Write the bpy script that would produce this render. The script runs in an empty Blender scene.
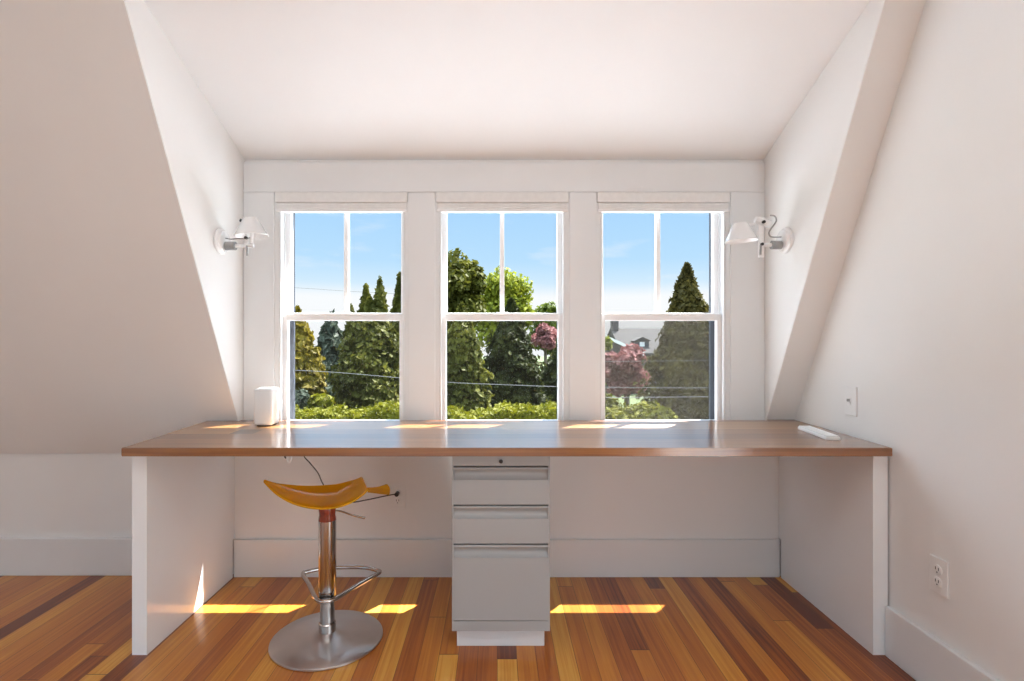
import bpy, bmesh, math, random
import numpy as np
from mathutils import Vector, Matrix
S = bpy.context.scene
C = S.collection
# ------------------------------------------------------------------ camera
F = 545.0; VX = 497.0; VY = 339.0; CH = 1.143
cam = bpy.data.objects.new('camera', bpy.data.cameras.new('camera')); C.objects.link(cam)
cam.location = (0, 0, CH); cam.rotation_euler = (math.pi/2, 0, 0)
cam.data.sensor_width = 36; cam.data.lens = F/1024*36
cam.data.shift_x = (512-VX)/1024; cam.data.shift_y = (VY-340.5)/1024
cam.data.clip_start = 0.02; cam.data.clip_end = 400
S.camera = cam
def at(px, py, Y): return Vector(((px-VX)*Y/F, Y, CH-(py-VY)*Y/F))
# ------------------------------------------------------------------ view
S.view_settings.view_transform = 'Standard'; S.view_settings.look = 'None'
S.view_settings.gamma = 1; S.view_settings.use_curve_mapping = False
S.view_settings.exposure = 0.0
# ------------------------------------------------------------------ sky
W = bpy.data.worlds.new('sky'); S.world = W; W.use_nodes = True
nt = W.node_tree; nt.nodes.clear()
out = nt.nodes.new('ShaderNodeOutputWorld'); bg = nt.nodes.new('ShaderNodeBackground')
tc = nt.nodes.new('ShaderNodeTexCoord'); sp = nt.nodes.new('ShaderNodeSeparateXYZ')
rp = nt.nodes.new('ShaderNodeValToRGB'); mp = nt.nodes.new('ShaderNodeMapping')
nz = nt.nodes.new('ShaderNodeTexNoise'); cr = nt.nodes.new('ShaderNodeValToRGB'); mx = nt.nodes.new('ShaderNodeMix')
mx.data_type = 'RGBA'
e = rp.color_ramp.elements
e[0].position = 0.0; e[0].color = (.93, .96, .98, 1)
e[1].position = 1.0; e[1].color = (.62, .80, 1.0, 1)
for p, c in ((.076, (.95, .98, 1.0, 1)), (.100, (.66, .85, 1.0, 1)), (.14, (.50, .76, 1.0, 1)), (.24, (.41, .69, 1.0, 1)), (.36, (.42, .68, .98, 1)), (.62, (.72, .86, 1.0, 1))):
    k = e.new(p); k.color = c
# upper sky boosted all round, above the view, to light the room
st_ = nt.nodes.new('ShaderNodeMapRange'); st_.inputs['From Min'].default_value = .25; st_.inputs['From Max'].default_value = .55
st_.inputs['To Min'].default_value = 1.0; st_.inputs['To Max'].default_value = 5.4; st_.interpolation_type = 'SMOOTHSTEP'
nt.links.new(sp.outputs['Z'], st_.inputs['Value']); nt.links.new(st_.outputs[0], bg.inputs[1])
cr.color_ramp.elements[0].position = .56; cr.color_ramp.elements[0].color = (0, 0, 0, 1)
cr.color_ramp.elements[1].position = .80; cr.color_ramp.elements[1].color = (.75, .75, .75, 1)
mp.inputs['Scale'].default_value = (2.2, 2.2, 9.0)
nz.inputs['Scale'].default_value = 2.4; nz.inputs['Detail'].default_value = 6
mx.inputs[7].default_value = (.88, .93, .99, 1)
L = nt.links
L.new(tc.outputs['Generated'], sp.inputs[0]); L.new(sp.outputs['Z'], rp.inputs[0])
L.new(tc.outputs['Generated'], mp.inputs[0]); L.new(mp.outputs[0], nz.inputs['Vector'])
L.new(nz.outputs['Fac'], cr.inputs[0]); L.new(cr.outputs[0], mx.inputs[0])
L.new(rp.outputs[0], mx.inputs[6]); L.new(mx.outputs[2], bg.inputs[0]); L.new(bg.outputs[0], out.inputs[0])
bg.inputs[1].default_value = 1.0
# ------------------------------------------------------------------ sun and added fill lights out of view
def lamp(name, kind, loc, direction, energy, color, **kw):
    d = bpy.data.lights.new(name, kind); d.energy = energy; d.color = color
    for k, v in kw.items(): setattr(d, k, v)
    o = bpy.data.objects.new(name, d); C.objects.link(o); o.location = loc
    o.rotation_euler = Vector(direction).to_track_quat('-Z', 'Y').to_euler()
    return o
SUN = Vector((.34, .408, 1.0))
lamp('sun', 'SUN', (3, 6, 9), -SUN, 30.0, (1, .975, .94), angle=math.radians(.6))
lamp('side_fill', 'AREA', (-3.50, -1.0, 1.30), (1, .12, .0), 2, (.95, .98, 1), shape='RECTANGLE', size=2.2, size_y=1.3)  # weak fill light added in an invented opening at the left
lamp('rear_fill', 'AREA', (-.6, -3.10, .85), (0, 1, 0), 7, (.91, .96, 1), shape='RECTANGLE', size=2.4, size_y=1.4)  # low fill light added behind the camera to brighten the room
lamp('right_fill', 'AREA', (1.51, -.1, .80), (-1, .22, 0), 18, (.92, .965, 1), shape='RECTANGLE', size=1.3, size_y=1.2)  # fill light added out of view to brighten the space under the desk
lamp('ceiling_fill', 'AREA', (-.2, .5, 2.355), (0, 0, -1), 10, (.90, .96, 1), shape='RECTANGLE', size=1.8, size_y=.7)  # added overhead fill, stronger on floor and upright faces than on the slope

# ------------------------------------------------------------------ materials
def mat(name, col, rough=.5, metal=0.0, bump=0.0, bscale=60, var=0.0, vscale=4, coat=0.0, **kw):
    m = bpy.data.materials.new(name); m.use_nodes = True
    n = m.node_tree; b = n.nodes['Principled BSDF']
    b.inputs['Base Color'].default_value = (*col, 1); b.inputs['Roughness'].default_value = rough
    b.inputs['Metallic'].default_value = metal
    if coat: b.inputs['Coat Weight'].default_value = coat; b.inputs['Coat Roughness'].default_value = .05
    for k, v in kw.items(): b.inputs[k].default_value = v
    t = n.nodes.new('ShaderNodeTexCoord')
    if var:
        z = n.nodes.new('ShaderNodeTexNoise'); z.inputs['Scale'].default_value = vscale; z.inputs['Detail'].default_value = 5
        n.links.new(t.outputs['Object'], z.inputs['Vector'])
        r = n.nodes.new('ShaderNodeValToRGB')
        r.color_ramp.elements[0].position = .3; r.color_ramp.elements[1].position = .7
        r.color_ramp.elements[0].color = (*[c*(1-var) for c in col], 1)
        r.color_ramp.elements[1].color = (*[min(1, c*(1+var)) for c in col], 1)
        n.links.new(z.outputs['Fac'], r.inputs[0]); n.links.new(r.outputs[0], b.inputs['Base Color'])
    if bump:
        z = n.nodes.new('ShaderNodeTexNoise'); z.inputs['Scale'].default_value = bscale; z.inputs['Detail'].default_value = 3
        n.links.new(t.outputs['Object'], z.inputs['Vector'])
        bp = n.nodes.new('ShaderNodeBump'); bp.inputs['Strength'].default_value = bump; bp.inputs['Distance'].default_value = .002
        n.links.new(z.outputs['Fac'], bp.inputs['Height']); n.links.new(bp.outputs[0], b.inputs['Normal'])
    return m
M = {}
M['wall'] = mat('wall paint', (.84, .835, .822), .55, bump=.08, bscale=220, var=.012, vscale=3)
M['ceil'] = mat('ceiling paint', (.87, .885, .895), .6, bump=.06, bscale=220, var=.008)
M['trim'] = mat('white semigloss trim paint', (.79, .805, .81), .28, var=.008, vscale=6)
M['panel'] = mat('white gloss panel paint', (.88, .90, .91), .16, var=.008, vscale=5)
M['vinyl'] = mat('white window sash', (.88, .88, .88), .3, var=.006)
M['blind'] = mat('pale blind fabric', (.80, .80, .79), .7, var=.03, vscale=40)
M['dark'] = mat('dark grey vinyl', (.05, .055, .07), .4, var=.05)
M['lamp'] = mat('white enamel', (.86, .86, .86), .25, var=.01)
M['lampgrey'] = mat('grey aluminium', (.34, .34, .335), .35, .5, var=.03)
M['black'] = mat('black plastic', (.02, .02, .02), .4, var=.1)
M['plastic'] = mat('white plastic', (.85, .85, .84), .35, var=.01)
M['steel_paint'] = mat('grey powder coated steel', (.40, .40, .395), .38, bump=.05, bscale=500, var=.01)
M['kick'] = mat('light grey steel', (.72, .72, .72), .4, var=.01)
M['chrome'] = mat('chrome', (.52, .495, .475), .14, 1.0, var=.02)
M['brushed'] = mat('brushed steel', (.60, .60, .61), .33, 1.0, bump=.1, bscale=300, var=.03, vscale=20)
def acrylic(name, col):
    m = bpy.data.materials.new(name); m.use_nodes = True; n = m.node_tree; b = n.nodes['Principled BSDF']
    t = n.nodes.new('ShaderNodeTexCoord'); z = n.nodes.new('ShaderNodeTexNoise'); z.inputs['Scale'].default_value = 6; n.links.new(t.outputs['Object'], z.inputs['Vector'])
    r = n.nodes.new('ShaderNodeValToRGB'); r.color_ramp.elements[0].color = (*[c*.94 for c in col], 1); r.color_ramp.elements[1].color = (*col, 1); n.links.new(z.outputs['Fac'], r.inputs[0])
    b.inputs['Roughness'].default_value = .06; b.inputs['IOR'].default_value = 1.5; n.links.new(r.outputs[0], b.inputs['Base Color'])
    a = n.nodes.new('ShaderNodeBsdfTranslucent'); n.links.new(r.outputs[0], a.inputs[0])
    p = n.nodes.new('ShaderNodeBsdfTransparent'); p.inputs[0].default_value = (1, .74, .12, 1)
    x = n.nodes.new('ShaderNodeMixShader'); x.inputs[0].default_value = .5; y = n.nodes.new('ShaderNodeMixShader'); y.inputs[0].default_value = .45
    n.links.new(b.outputs[0], x.inputs[1]); n.links.new(a.outputs[0], x.inputs[2]); n.links.new(x.outputs[0], y.inputs[1]); n.links.new(p.outputs[0], y.inputs[2])
    n.links.new(y.outputs[0], n.nodes['Material Output'].inputs[0]); return m
_n = M['brushed'].node_tree; _b = _n.nodes['Principled BSDF']; _b.inputs['Anisotropic'].default_value = .75; _b.inputs['Anisotropic Rotation'].default_value = .25
_t = _n.nodes.new('ShaderNodeTangent'); _t.direction_type = 'RADIAL'; _t.axis = 'Z'; _n.links.new(_t.outputs[0], _b.inputs['Tangent'])
M['orange'] = acrylic('translucent orange acrylic', (1.0, .66, .03))
M['red'] = mat('red brown translucent collar', (.26, .045, .022), .12, var=.3, vscale=60, coat=.5)
M['bark'] = mat('bark', (.10, .075, .05), .9, bump=.5, bscale=12, var=.3)
M['roof'] = mat('grey shingles', (.042, .039, .037), 1.0, bump=.4, bscale=8, var=.15, vscale=3)
M['siding'] = mat('weathered siding', (.10, .092, .088), .8, var=.1)
M['brick'] = mat('dark chimney brick', (.035, .032, .033), .9, var=.25, vscale=6)
M['wire'] = mat('utility wire grey', (.08, .079, .075), .5, 0, var=.05)
M['bounce_ground'] = mat('pale gravel', (.58, .60, .63), .95, bump=.4, bscale=30, var=.2, vscale=9)  # pale surface of the added light-bouncing ground
M['lawn'] = mat('lawn', (.055, .075, .022), .95, bump=.5, bscale=8, var=.35, vscale=1.5)

def glass():
    m = bpy.data.materials.new('window glass'); m.use_nodes = True; n = m.node_tree; n.nodes.clear()
    o = n.nodes.new('ShaderNodeOutputMaterial'); a = n.nodes.new('ShaderNodeBsdfTransparent'); g = n.nodes.new('ShaderNodeBsdfGlossy')
    g.inputs['Roughness'].default_value = 0.0; g.inputs['Color'].default_value = (1, 1, 1, 1)
    lw = n.nodes.new('ShaderNodeLayerWeight'); lw.inputs['Blend'].default_value = .5
    pw = n.nodes.new('ShaderNodeMath'); pw.operation = 'POWER'; pw.inputs[1].default_value = 5; n.links.new(lw.outputs['Facing'], pw.inputs[0])
    f = n.nodes.new('ShaderNodeMath'); f.operation = 'MULTIPLY_ADD'; f.inputs[1].default_value = .5; f.inputs[2].default_value = 0.0; n.links.new(pw.outputs[0], f.inputs[0])
    x = n.nodes.new('ShaderNodeMixShader')
    n.links.new(f.outputs[0], x.inputs[0]); n.links.new(a.outputs[0], x.inputs[1]); n.links.new(g.outputs[0], x.inputs[2]); n.links.new(x.outputs[0], o.inputs[0])
    return m
M['glass'] = glass()
def screen(name, fac):
    m = bpy.data.materials.new(name); m.use_nodes = True; n = m.node_tree; n.nodes.clear()
    o = n.nodes.new('ShaderNodeOutputMaterial'); a = n.nodes.new('ShaderNodeBsdfTransparent'); g = n.nodes.new('ShaderNodeBsdfDiffuse'); t = n.nodes.new('ShaderNodeBsdfTranslucent')
    g.inputs['Color'].default_value = (.05, .048, .043, 1); t.inputs['Color'].default_value = (.035, .031, .026, 1)
    y = n.nodes.new('ShaderNodeAddShader'); n.links.new(g.outputs[0], y.inputs[0]); n.links.new(t.outputs[0], y.inputs[1])
    x = n.nodes.new('ShaderNodeMixShader'); x.inputs[0].default_value = fac
    n.links.new(a.outputs[0], x.inputs[1]); n.links.new(y.outputs[0], x.inputs[2]); n.links.new(x.outputs[0], o.inputs[0])
    return m
M['screen'] = screen('fine insect screen', .025)
M['hazy_screen'] = screen('hazy insect screen', .18)  # denser mix puts the sunlit haze into this screen

def nodes_math(n, op, a, b=None):
    k = n.nodes.new('ShaderNodeMath'); k.operation = op
    for i, v in enumerate((a, b)):
        if v is None: continue
        if isinstance(v, (int, float)): k.inputs[i].default_value = v
        else: n.links.new(v, k.inputs[i])
    return k.outputs[0]
def wood(name, axis, board, length, cols, rough, grain, coat=0.3, seam=.028, gscale=1.0):
    """boards running along axis ('X' or 'Y'); each board picks its colour at random"""
    m = bpy.data.materials.new(name); m.use_nodes = True; n = m.node_tree; b = n.nodes['Principled BSDF']
    t = n.nodes.new('ShaderNodeTexCoord'); s = n.nodes.new('ShaderNodeSeparateXYZ'); n.links.new(t.outputs['Object'], s.inputs[0])
    al, ac = (s.outputs['Y'], s.outputs['X']) if axis == 'Y' else (s.outputs['X'], s.outputs['Y'])
    u = nodes_math(n, 'DIVIDE', ac, board); iu = nodes_math(n, 'FLOOR', u); fu = nodes_math(n, 'FRACT', u)
    w1 = n.nodes.new('ShaderNodeTexWhiteNoise'); w1.noise_dimensions = '1D'; n.links.new(iu, w1.inputs['W'])
    off = nodes_math(n, 'MULTIPLY', w1.outputs['Value'], 7.3)
    v = nodes_math(n, 'ADD', nodes_math(n, 'DIVIDE', al, length), off); iv = nodes_math(n, 'FLOOR', v); fv = nodes_math(n, 'FRACT', v)
    cid = n.nodes.new('ShaderNodeCombineXYZ'); n.links.new(iu, cid.inputs[0]); n.links.new(iv, cid.inputs[1])
    w2 = n.nodes.new('ShaderNodeTexWhiteNoise'); w2.noise_dimensions = '2D'; n.links.new(cid.outputs[0], w2.inputs['Vector'])
    # grain
    gv = n.nodes.new('ShaderNodeCombineXYZ')
    n.links.new(nodes_math(n, 'MULTIPLY', al, 1.3*gscale), gv.inputs[0]); n.links.new(nodes_math(n, 'MULTIPLY', ac, 52*gscale), gv.inputs[1])
    n.links.new(nodes_math(n, 'ADD', nodes_math(n, 'MULTIPLY', w2.outputs['Value'], 50), nodes_math(n, 'MULTIPLY', s.outputs['Z'], 34*gscale)), gv.inputs[2])
    gz = n.nodes.new('ShaderNodeTexNoise'); gz.inputs['Scale'].default_value = 1.6; gz.inputs['Detail'].default_value = 6; gz.inputs['Distortion'].default_value = .6
    n.links.new(gv.outputs[0], gz.inputs['Vector'])
    key = nodes_math(n, 'ADD', w2.outputs['Value'], nodes_math(n, 'MULTIPLY', nodes_math(n, 'SUBTRACT', gz.outputs['Fac'], .5), grain))
    r = n.nodes.new('ShaderNodeValToRGB'); el = r.color_ramp.elements
    el[0].position = cols[0][0]; el[0].color = (*cols[0][1], 1); el[1].position = cols[-1][0]; el[1].color = (*cols[-1][1], 1)
    for p, c in cols[1:-1]:
        k = el.new(p); k.color = (*c, 1)
    n.links.new(key, r.inputs[0])
    # seams between boards
    d1 = nodes_math(n, 'LESS_THAN', fu, seam); d2 = nodes_math(n, 'LESS_THAN', fv, .0016)
    sm = nodes_math(n, 'MAXIMUM', d1, d2)
    x = n.nodes.new('ShaderNodeMix'); x.data_type = 'RGBA'; x.inputs[7].default_value = (.06, .022, .01, 1)
    n.links.new(nodes_math(n, 'MULTIPLY', sm, .75), x.inputs[0]); n.links.new(r.outputs[0], x.inputs[6]); n.links.new(x.outputs[2], b.inputs['Base Color'])
    b.inputs['Roughness'].default_value = rough
    if coat: b.inputs['Coat Weight'].default_value = coat; b.inputs['Coat Roughness'].default_value = .12
    bp = n.nodes.new('ShaderNodeBump'); bp.inputs['Strength'].default_value = .12; bp.inputs['Distance'].default_value = .001
    n.links.new(nodes_math(n, 'SUBTRACT', gz.outputs['Fac'], sm), bp.inputs['Height']); n.links.new(bp.outputs[0], b.inputs['Normal'])
    return m
M['floor'] = wood('heart pine floor boards', 'Y', .070, 2.6,
    [(0.0, (.15, .032, .008)), (.16, (.28, .068, .012)), (.38, (.42, .122, .017)), (.64, (.52, .180, .023)), (.86, (.63, .27, .036)), (1.0, (.70, .35, .06))], .28, .90, coat=.12)
M['desk'] = wood('varnished oak desk', 'X', .11, 60,
    [(0.0, (.18, .062, .018)), (.35, (.29, .115, .034)), (.7, (.38, .17, .052)), (1.0, (.47, .24, .085))], .35, 1.2, coat=0, seam=.008)
_n = M['desk'].node_tree; _b = _n.nodes['Principled BSDF']
for k_, v_ in (('Roughness', .30), ('Anisotropic', .9), ('IOR', 1.5), ('Coat Weight', 1.0), ('Coat IOR', 1.65), ('Coat Roughness', .17)): _b.inputs[k_].default_value = v_
_t = _n.nodes.new('ShaderNodeCombineXYZ'); _t.inputs[1].default_value = 1.0; _n.links.new(_t.outputs[0], _b.inputs['Tangent'])   # gloss spreads across the grain
def leafmat(name, c1, c2, c3, scale=.9):
    c1, c2, c3 = [tuple(.62*v*q for v, q in zip(c, (1.05, 1, .55))) for c in (c1, c2, c3)]
    c1 = tuple(v*.8 for v in c1); c3 = tuple(v*1.15 for v in c3)
    m = bpy.data.materials.new(name); m.use_nodes = True; n = m.node_tree; b = n.nodes['Principled BSDF']
    t = n.nodes.new('ShaderNodeTexCoord'); z = n.nodes.new('ShaderNodeTexNoise'); z.inputs['Scale'].default_value = scale; z.inputs['Detail'].default_value = 8; z.inputs['Roughness'].default_value = .75
    n.links.new(t.outputs['Object'], z.inputs['Vector'])
    r = n.nodes.new('ShaderNodeValToRGB'); el = r.color_ramp.elements
    el[0].position = .32; el[0].color = (*c1, 1); el[1].position = .68; el[1].color = (*c3, 1); k = el.new(.5); k.color = (*c2, 1)
    n.links.new(z.outputs['Fac'], r.inputs[0]); n.links.new(r.outputs[0], b.inputs['Base Color'])
    b.inputs['Roughness'].default_value = .6; b.inputs['Specular IOR Level'].default_value = .12
    tr = n.nodes.new('ShaderNodeBsdfTranslucent'); n.links.new(r.outputs[0], tr.inputs[0])
    x = n.nodes.new('ShaderNodeMixShader'); x.inputs[0].default_value = .3
    o = n.nodes['Material Output']; n.links.new(b.outputs[0], x.inputs[1]); n.links.new(tr.outputs[0], x.inputs[2]); n.links.new(x.outputs[0], o.inputs[0])
    return m
M['l_gold'] = leafmat('golden arborvitae leaves', (.085, .075, .012), (.17, .14, .022), (.30, .24, .04))
M['l_green'] = leafmat('green arborvitae leaves', (.045, .055, .016), (.095, .105, .028), (.19, .19, .05))
M['l_dark'] = leafmat('dark conifer leaves', (.018, .026, .012), (.04, .05, .02), (.085, .095, .035))
M['l_blue'] = leafmat('blue green spruce needles', (.045, .065, .08), (.09, .12, .15), (.19, .23, .28))
M['l_bright'] = leafmat('light green leaves', (.14, .18, .03), (.27, .32, .05), (.42, .46, .10))
M['l_broad'] = leafmat('broadleaf leaves', (.06, .07, .018), (.11, .12, .03), (.18, .19, .05))
M['l_mid'] = leafmat('mid green leaves', (.06, .09, .02), (.12, .17, .035), (.20, .27, .06))
M['l_hedge'] = leafmat('hedge leaves', (.09, .10, .008), (.16, .17, .013), (.25, .25, .03), 1.6)
M['l_pink'] = leafmat('pink red maple leaves', (.20, .075, .13), (.36, .155, .27), (.56, .29, .48), 1.5)
M['l_grey'] = leafmat('brownish green arborvitae leaves', (.045, .04, .018), (.085, .075, .03), (.15, .13, .05))

# ------------------------------------------------------------------ mesh helpers
class MB:
    def __init__(s): s.bm = bmesh.new()
    def box(s, x0, x1, y0, y1, z0, z1, bev=0.0, seg=2, mtx=None):
        b = bmesh.new()
        r = bmesh.ops.create_cube(b, size=1.0)
        for v in b.verts: v.co = Vector(((x0+x1)/2+v.co.x*(x1-x0), (y0+y1)/2+v.co.y*(y1-y0), (z0+z1)/2+v.co.z*(z1-z0)))
        if bev: bmesh.ops.bevel(b, geom=b.edges[:], offset=bev, segments=seg, affect='EDGES', profile=.5)
        return s.add(b, mtx)
    def add(s, b, mtx=None):
        if mtx is not None: b.transform(mtx)
        me = bpy.data.meshes.new('t'); b.to_mesh(me); b.free(); s.bm.from_mesh(me); bpy.data.meshes.remove(me)
        return s
    def prism(s, pts, vec):
        """polygon pts (3D) swept along vec"""
        b = bmesh.new(); vec = Vector(vec)
        a = [b.verts.new(p) for p in pts]; c = [b.verts.new(Vector(p)+vec) for p in pts]
        b.faces.new(a); b.faces.new(c[::-1]); n = len(a)
        for i in range(n): b.faces.new((a[(i+1) % n], a[i], c[i], c[(i+1) % n]))
        bmesh.ops.recalc_face_normals(b, faces=b.faces[:])
        return s.add(b)
    def tube(s, path, r, seg=10, closed=False, caps=True):
        path = [Vector(p) for p in path]; n = len(path); b = bmesh.new(); rings = []
        rr = r if isinstance(r, (list, tuple)) else [r]*n
        up = None
        for i, p in enumerate(path):
            q = (path[(i+1) % n]-path[i-1]) if closed else (path[min(i+1, n-1)]-path[max(i-1, 0)])
            q.normalize()
            if up is None:
                up = Vector((0, 0, 1)) if abs(q.z) < .9 else Vector((1, 0, 0))
            sd = q.cross(up).normalized(); up = sd.cross(q).normalized()
            rings.append([b.verts.new(p+rr[i]*(math.cos(2*math.pi*k/seg)*sd+math.sin(2*math.pi*k/seg)*up)) for k in range(seg)])
        for i in range(n if closed else n-1):
            A, B = rings[i], rings[(i+1) % n]
            for k in range(seg): b.faces.new((A[k], A[(k+1) % seg], B[(k+1) % seg], B[k]))
        if caps and not closed: b.faces.new(rings[0][::-1]); b.faces.new(rings[-1])
        bmesh.ops.recalc_face_normals(b, faces=b.faces[:])
        return s.add(b)
    def lathe(s, prof, seg=40, mtx=None):
        """profile of (r,z) turned about Z"""
        b = bmesh.new(); rings = []
        for r, z in prof:
            rings.append([b.verts.new((0, 0, z))] if r < 1e-6 else [b.verts.new((r*math.cos(2*math.pi*k/seg), r*math.sin(2*math.pi*k/seg), z)) for k in range(seg)])
        for A, B in zip(rings, rings[1:]):
            for k in range(seg):
                f = [A[k % len(A)], A[(k+1) % len(A)], B[(k+1) % len(B)], B[k % len(B)]]
                f = list(dict.fromkeys(f))
                if len(f) > 2: b.faces.new(f)
        bmesh.ops.recalc_face_normals(b, faces=b.faces[:])
        return s.add(b, mtx)
    def build(s, name, m, parent=None, smooth=False):
        me = bpy.data.meshes.new(name)
        if smooth:
            for f in s.bm.faces: f.smooth = True
            for ed in s.bm.edges:
                if len(ed.link_faces) == 2 and ed.calc_face_angle(0) > math.radians(35): ed.smooth = False
        s.bm.to_mesh(me); s.bm.free(); me.materials.append(m)
        o = bpy.data.objects.new(name, me); C.objects.link(o)
        if parent is not None:
            o.parent = parent
            o.matrix_parent_inverse = Matrix.Translation(-parent.location)
        return o
def tag(o, label=None, cat=None, group=None, kind=None):
    if label: o['label'] = label
    if cat: o['category'] = cat
    if group: o['group'] = group
    if kind: o['kind'] = kind
    return o
def empty(name, loc, label=None, cat=None, group=None, kind=None):
    o = bpy.data.objects.new(name, None); C.objects.link(o); o.location = loc; o.empty_display_size = .1
    return tag(o, label, cat, group, kind)
def struct(name, mb, m, label=None, cat=None):
    return tag(mb.build(name, m), label, cat, kind='structure')

# ------------------------------------------------------------------ the room
XL, XR = -3.4, 1.42          # side walls
CL, CR = -1.216, 1.284       # dormer cheeks
YW, YK = 2.63, 2.65          # window wall, knee wall
YB = -3.0
ZC = 2.375                   # flat ceiling
def sl(z, x): return YK-(z-.59)/1.9+.014*(x-CL)         # y of the roof slope at height z
def shed(y): return 2.007+.4*(YW-y)
YT = 1.711
struct('floor', MB().box(XL-.1, XR+.1, YB-.1, 2.72, -.1, 0), M['floor'], 'glossy heart pine floor of mixed orange and red brown boards', 'floor')
# left and rear walls get unseen openings, added for the fill lights
b = MB(); b.box(XL-.1, XL, YB, -2.2, 0, ZC); b.box(XL-.1, XL, .2, 2.72, 0, ZC); b.box(XL-.1, XL, -2.2, .2, 0, .6); b.box(XL-.1, XL, -2.2, .2, 2.0, ZC)
struct('wall_left', b, M['wall'], 'plain painted side wall left of the desk', 'wall')
b = MB(); b.box(XL, -1.9, YB-.1, YB, 0, ZC); b.box(.7, XR, YB-.1, YB, 0, ZC); b.box(-1.9, .7, YB-.1, YB, 0, .12); b.box(-1.9, .7, YB-.1, YB, 1.6, ZC)
struct('wall_back', b, M['wall'], 'plain painted rear wall facing the desk', 'wall')
struct('wall_right', MB().box(XR, XR+.1, YB, -.85, 0, ZC).box(XR, XR+.1, .65, 2.72, 0, ZC).box(XR, XR+.1, -.85, .65, 0, .19).box(XR, XR+.1, -.85, .65, 1.45, ZC), M['wall'], 'pale warm white wall right of the desk', 'wall')  # unseen opening added here for the right fill light
struct('ceiling', MB().box(XL-.1, XR+.1, YB-.1, YT, ZC, ZC+.1), M['ceil'], 'flat white ceiling above the room', 'ceiling')
cl = empty('ceiling_fill_panel', (-.2, .5, ZC), 'flat white panel added over the ceiling fill light, out of view', 'lamp')  # panel added to carry the overhead fill light
MB().box(-1.16, .76, .09, .91, 2.362, ZC, .003).build('housing', M['lamp'], cl)
# knee wall left of the dormer, and right strip
struct('wall_knee_left', MB().box(XL, -1.268, YK, YK+.1, 0, .75), M['wall'], 'low vertical wall under the sloped ceiling at the left', 'wall')
def slope(x0, x1):
    m = MB(); t = .1
    p = [Vector((x0, sl(.59, x0), .59)), Vector((x1, sl(.59, x1), .59)), Vector((x1, sl(ZC, x1), ZC)), Vector((x0, sl(ZC, x0), ZC))]
    q = [v+Vector((0, t, .055)) for v in p]
    bm_ = bmesh.new(); a = [bm_.verts.new(v) for v in p]; c = [bm_.verts.new(v) for v in q]
    bm_.faces.new(a); bm_.faces.new(c[::-1])
    for i in range(4): bm_.faces.new((a[(i+1) % 4], a[i], c[i], c[(i+1) % 4]))
    bmesh.ops.recalc_face_normals(bm_, faces=bm_.faces[:])
    return m.add(bm_)
struct('wall_slope_left', slope(XL, CL-.001), M['wall'], 'large grey shaded sloping ceiling panel left of the dormer', 'wall')
struct('wall_slope_right', slope(CR+.001, XR), M['wall'], 'narrow sloping ceiling strip between the dormer and right wall', 'wall')
def cheek(x, s):
    pts = [(x, sl(.70, x)+.004, .70), (x, YW+.12, .70), (x, YW+.12, shed(YW)+.03), (x, sl(ZC, x)+.004, ZC)]
    return MB().prism([Vector(p) for p in pts], (s*.1, 0, 0))
struct('wall_cheek_left', cheek(CL, -1), M['wall'], 'triangular white dormer side wall at the left', 'wall')
struct('wall_cheek_right', cheek(CR, 1), M['wall'], 'triangular white dormer side wall at the right', 'wall')
struct('ceiling_dormer', MB().prism([Vector((CL-.1, YT-.01, shed(YT-.01))), Vector((CL-.1, YW+.16, shed(YW+.16))), Vector((CL-.1, YW+.16, shed(YW+.16)+.1)), Vector((CL-.1, YT-.01, shed(YT-.01)+.1))], (CR-CL+.2, 0, 0)), M['ceil'], 'bright white dormer ceiling sloping down to the windows', 'ceiling')
struct('eave', MB().box(CL-.3, CR+.3, YW+.18, 2.885, 2.08, 2.20), M['trim'], 'overhanging roof edge outside above the windows', 'eave')
# window wall with three openings
WC = (-.746, .025, .797); HW = .322; Z0, Z1 = .70, 1.847
b = MB(); T0, T1 = YW, YW+.15
b.box(-1.268, XR, T0, T1, 0, Z0); b.box(CL, CR, T0, T1, Z1, 2.02)
xs = [CL]+[v for c in WC for v in (c-HW, c+HW)]+[CR]
for i in range(0, 8, 2): b.box(xs[i], xs[i+1], T0, T1, Z0, Z1)
struct('wall_window', b, M['wall'], 'dormer wall holding the three windows behind the desk', 'wall')
# casings (flat white boards)
struct('trim_1', MB().box(CL+.001, CR-.001, YW-.020, YW, Z1, 1.990, .0015), M['trim'], 'wide white head casing across the top of the windows', 'trim')
struct('trim_2', MB().box(CL+.001, CR-.001, YW-.024, YW-.0205, Z1, Z1+.010, .001), M['trim'], 'thin bead under the head casing', 'trim')
for i in range(0, 8, 2):
    lab = ('flat white casing between left lamp and first window', None, 'flat white casing between left and middle windows', None, 'flat white casing between middle and right windows', None, 'flat white casing between right window and right lamp')[i]
    g = .006
    struct('trim_%d' % (3+i//2), MB().box(xs[i]+(.001 if i == 0 else -g*0), xs[i+1]-(.001 if i == 6 else 0), YW-.020, YW, Z0, Z1-.0005, .002), M['trim'], lab, 'trim')

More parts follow.
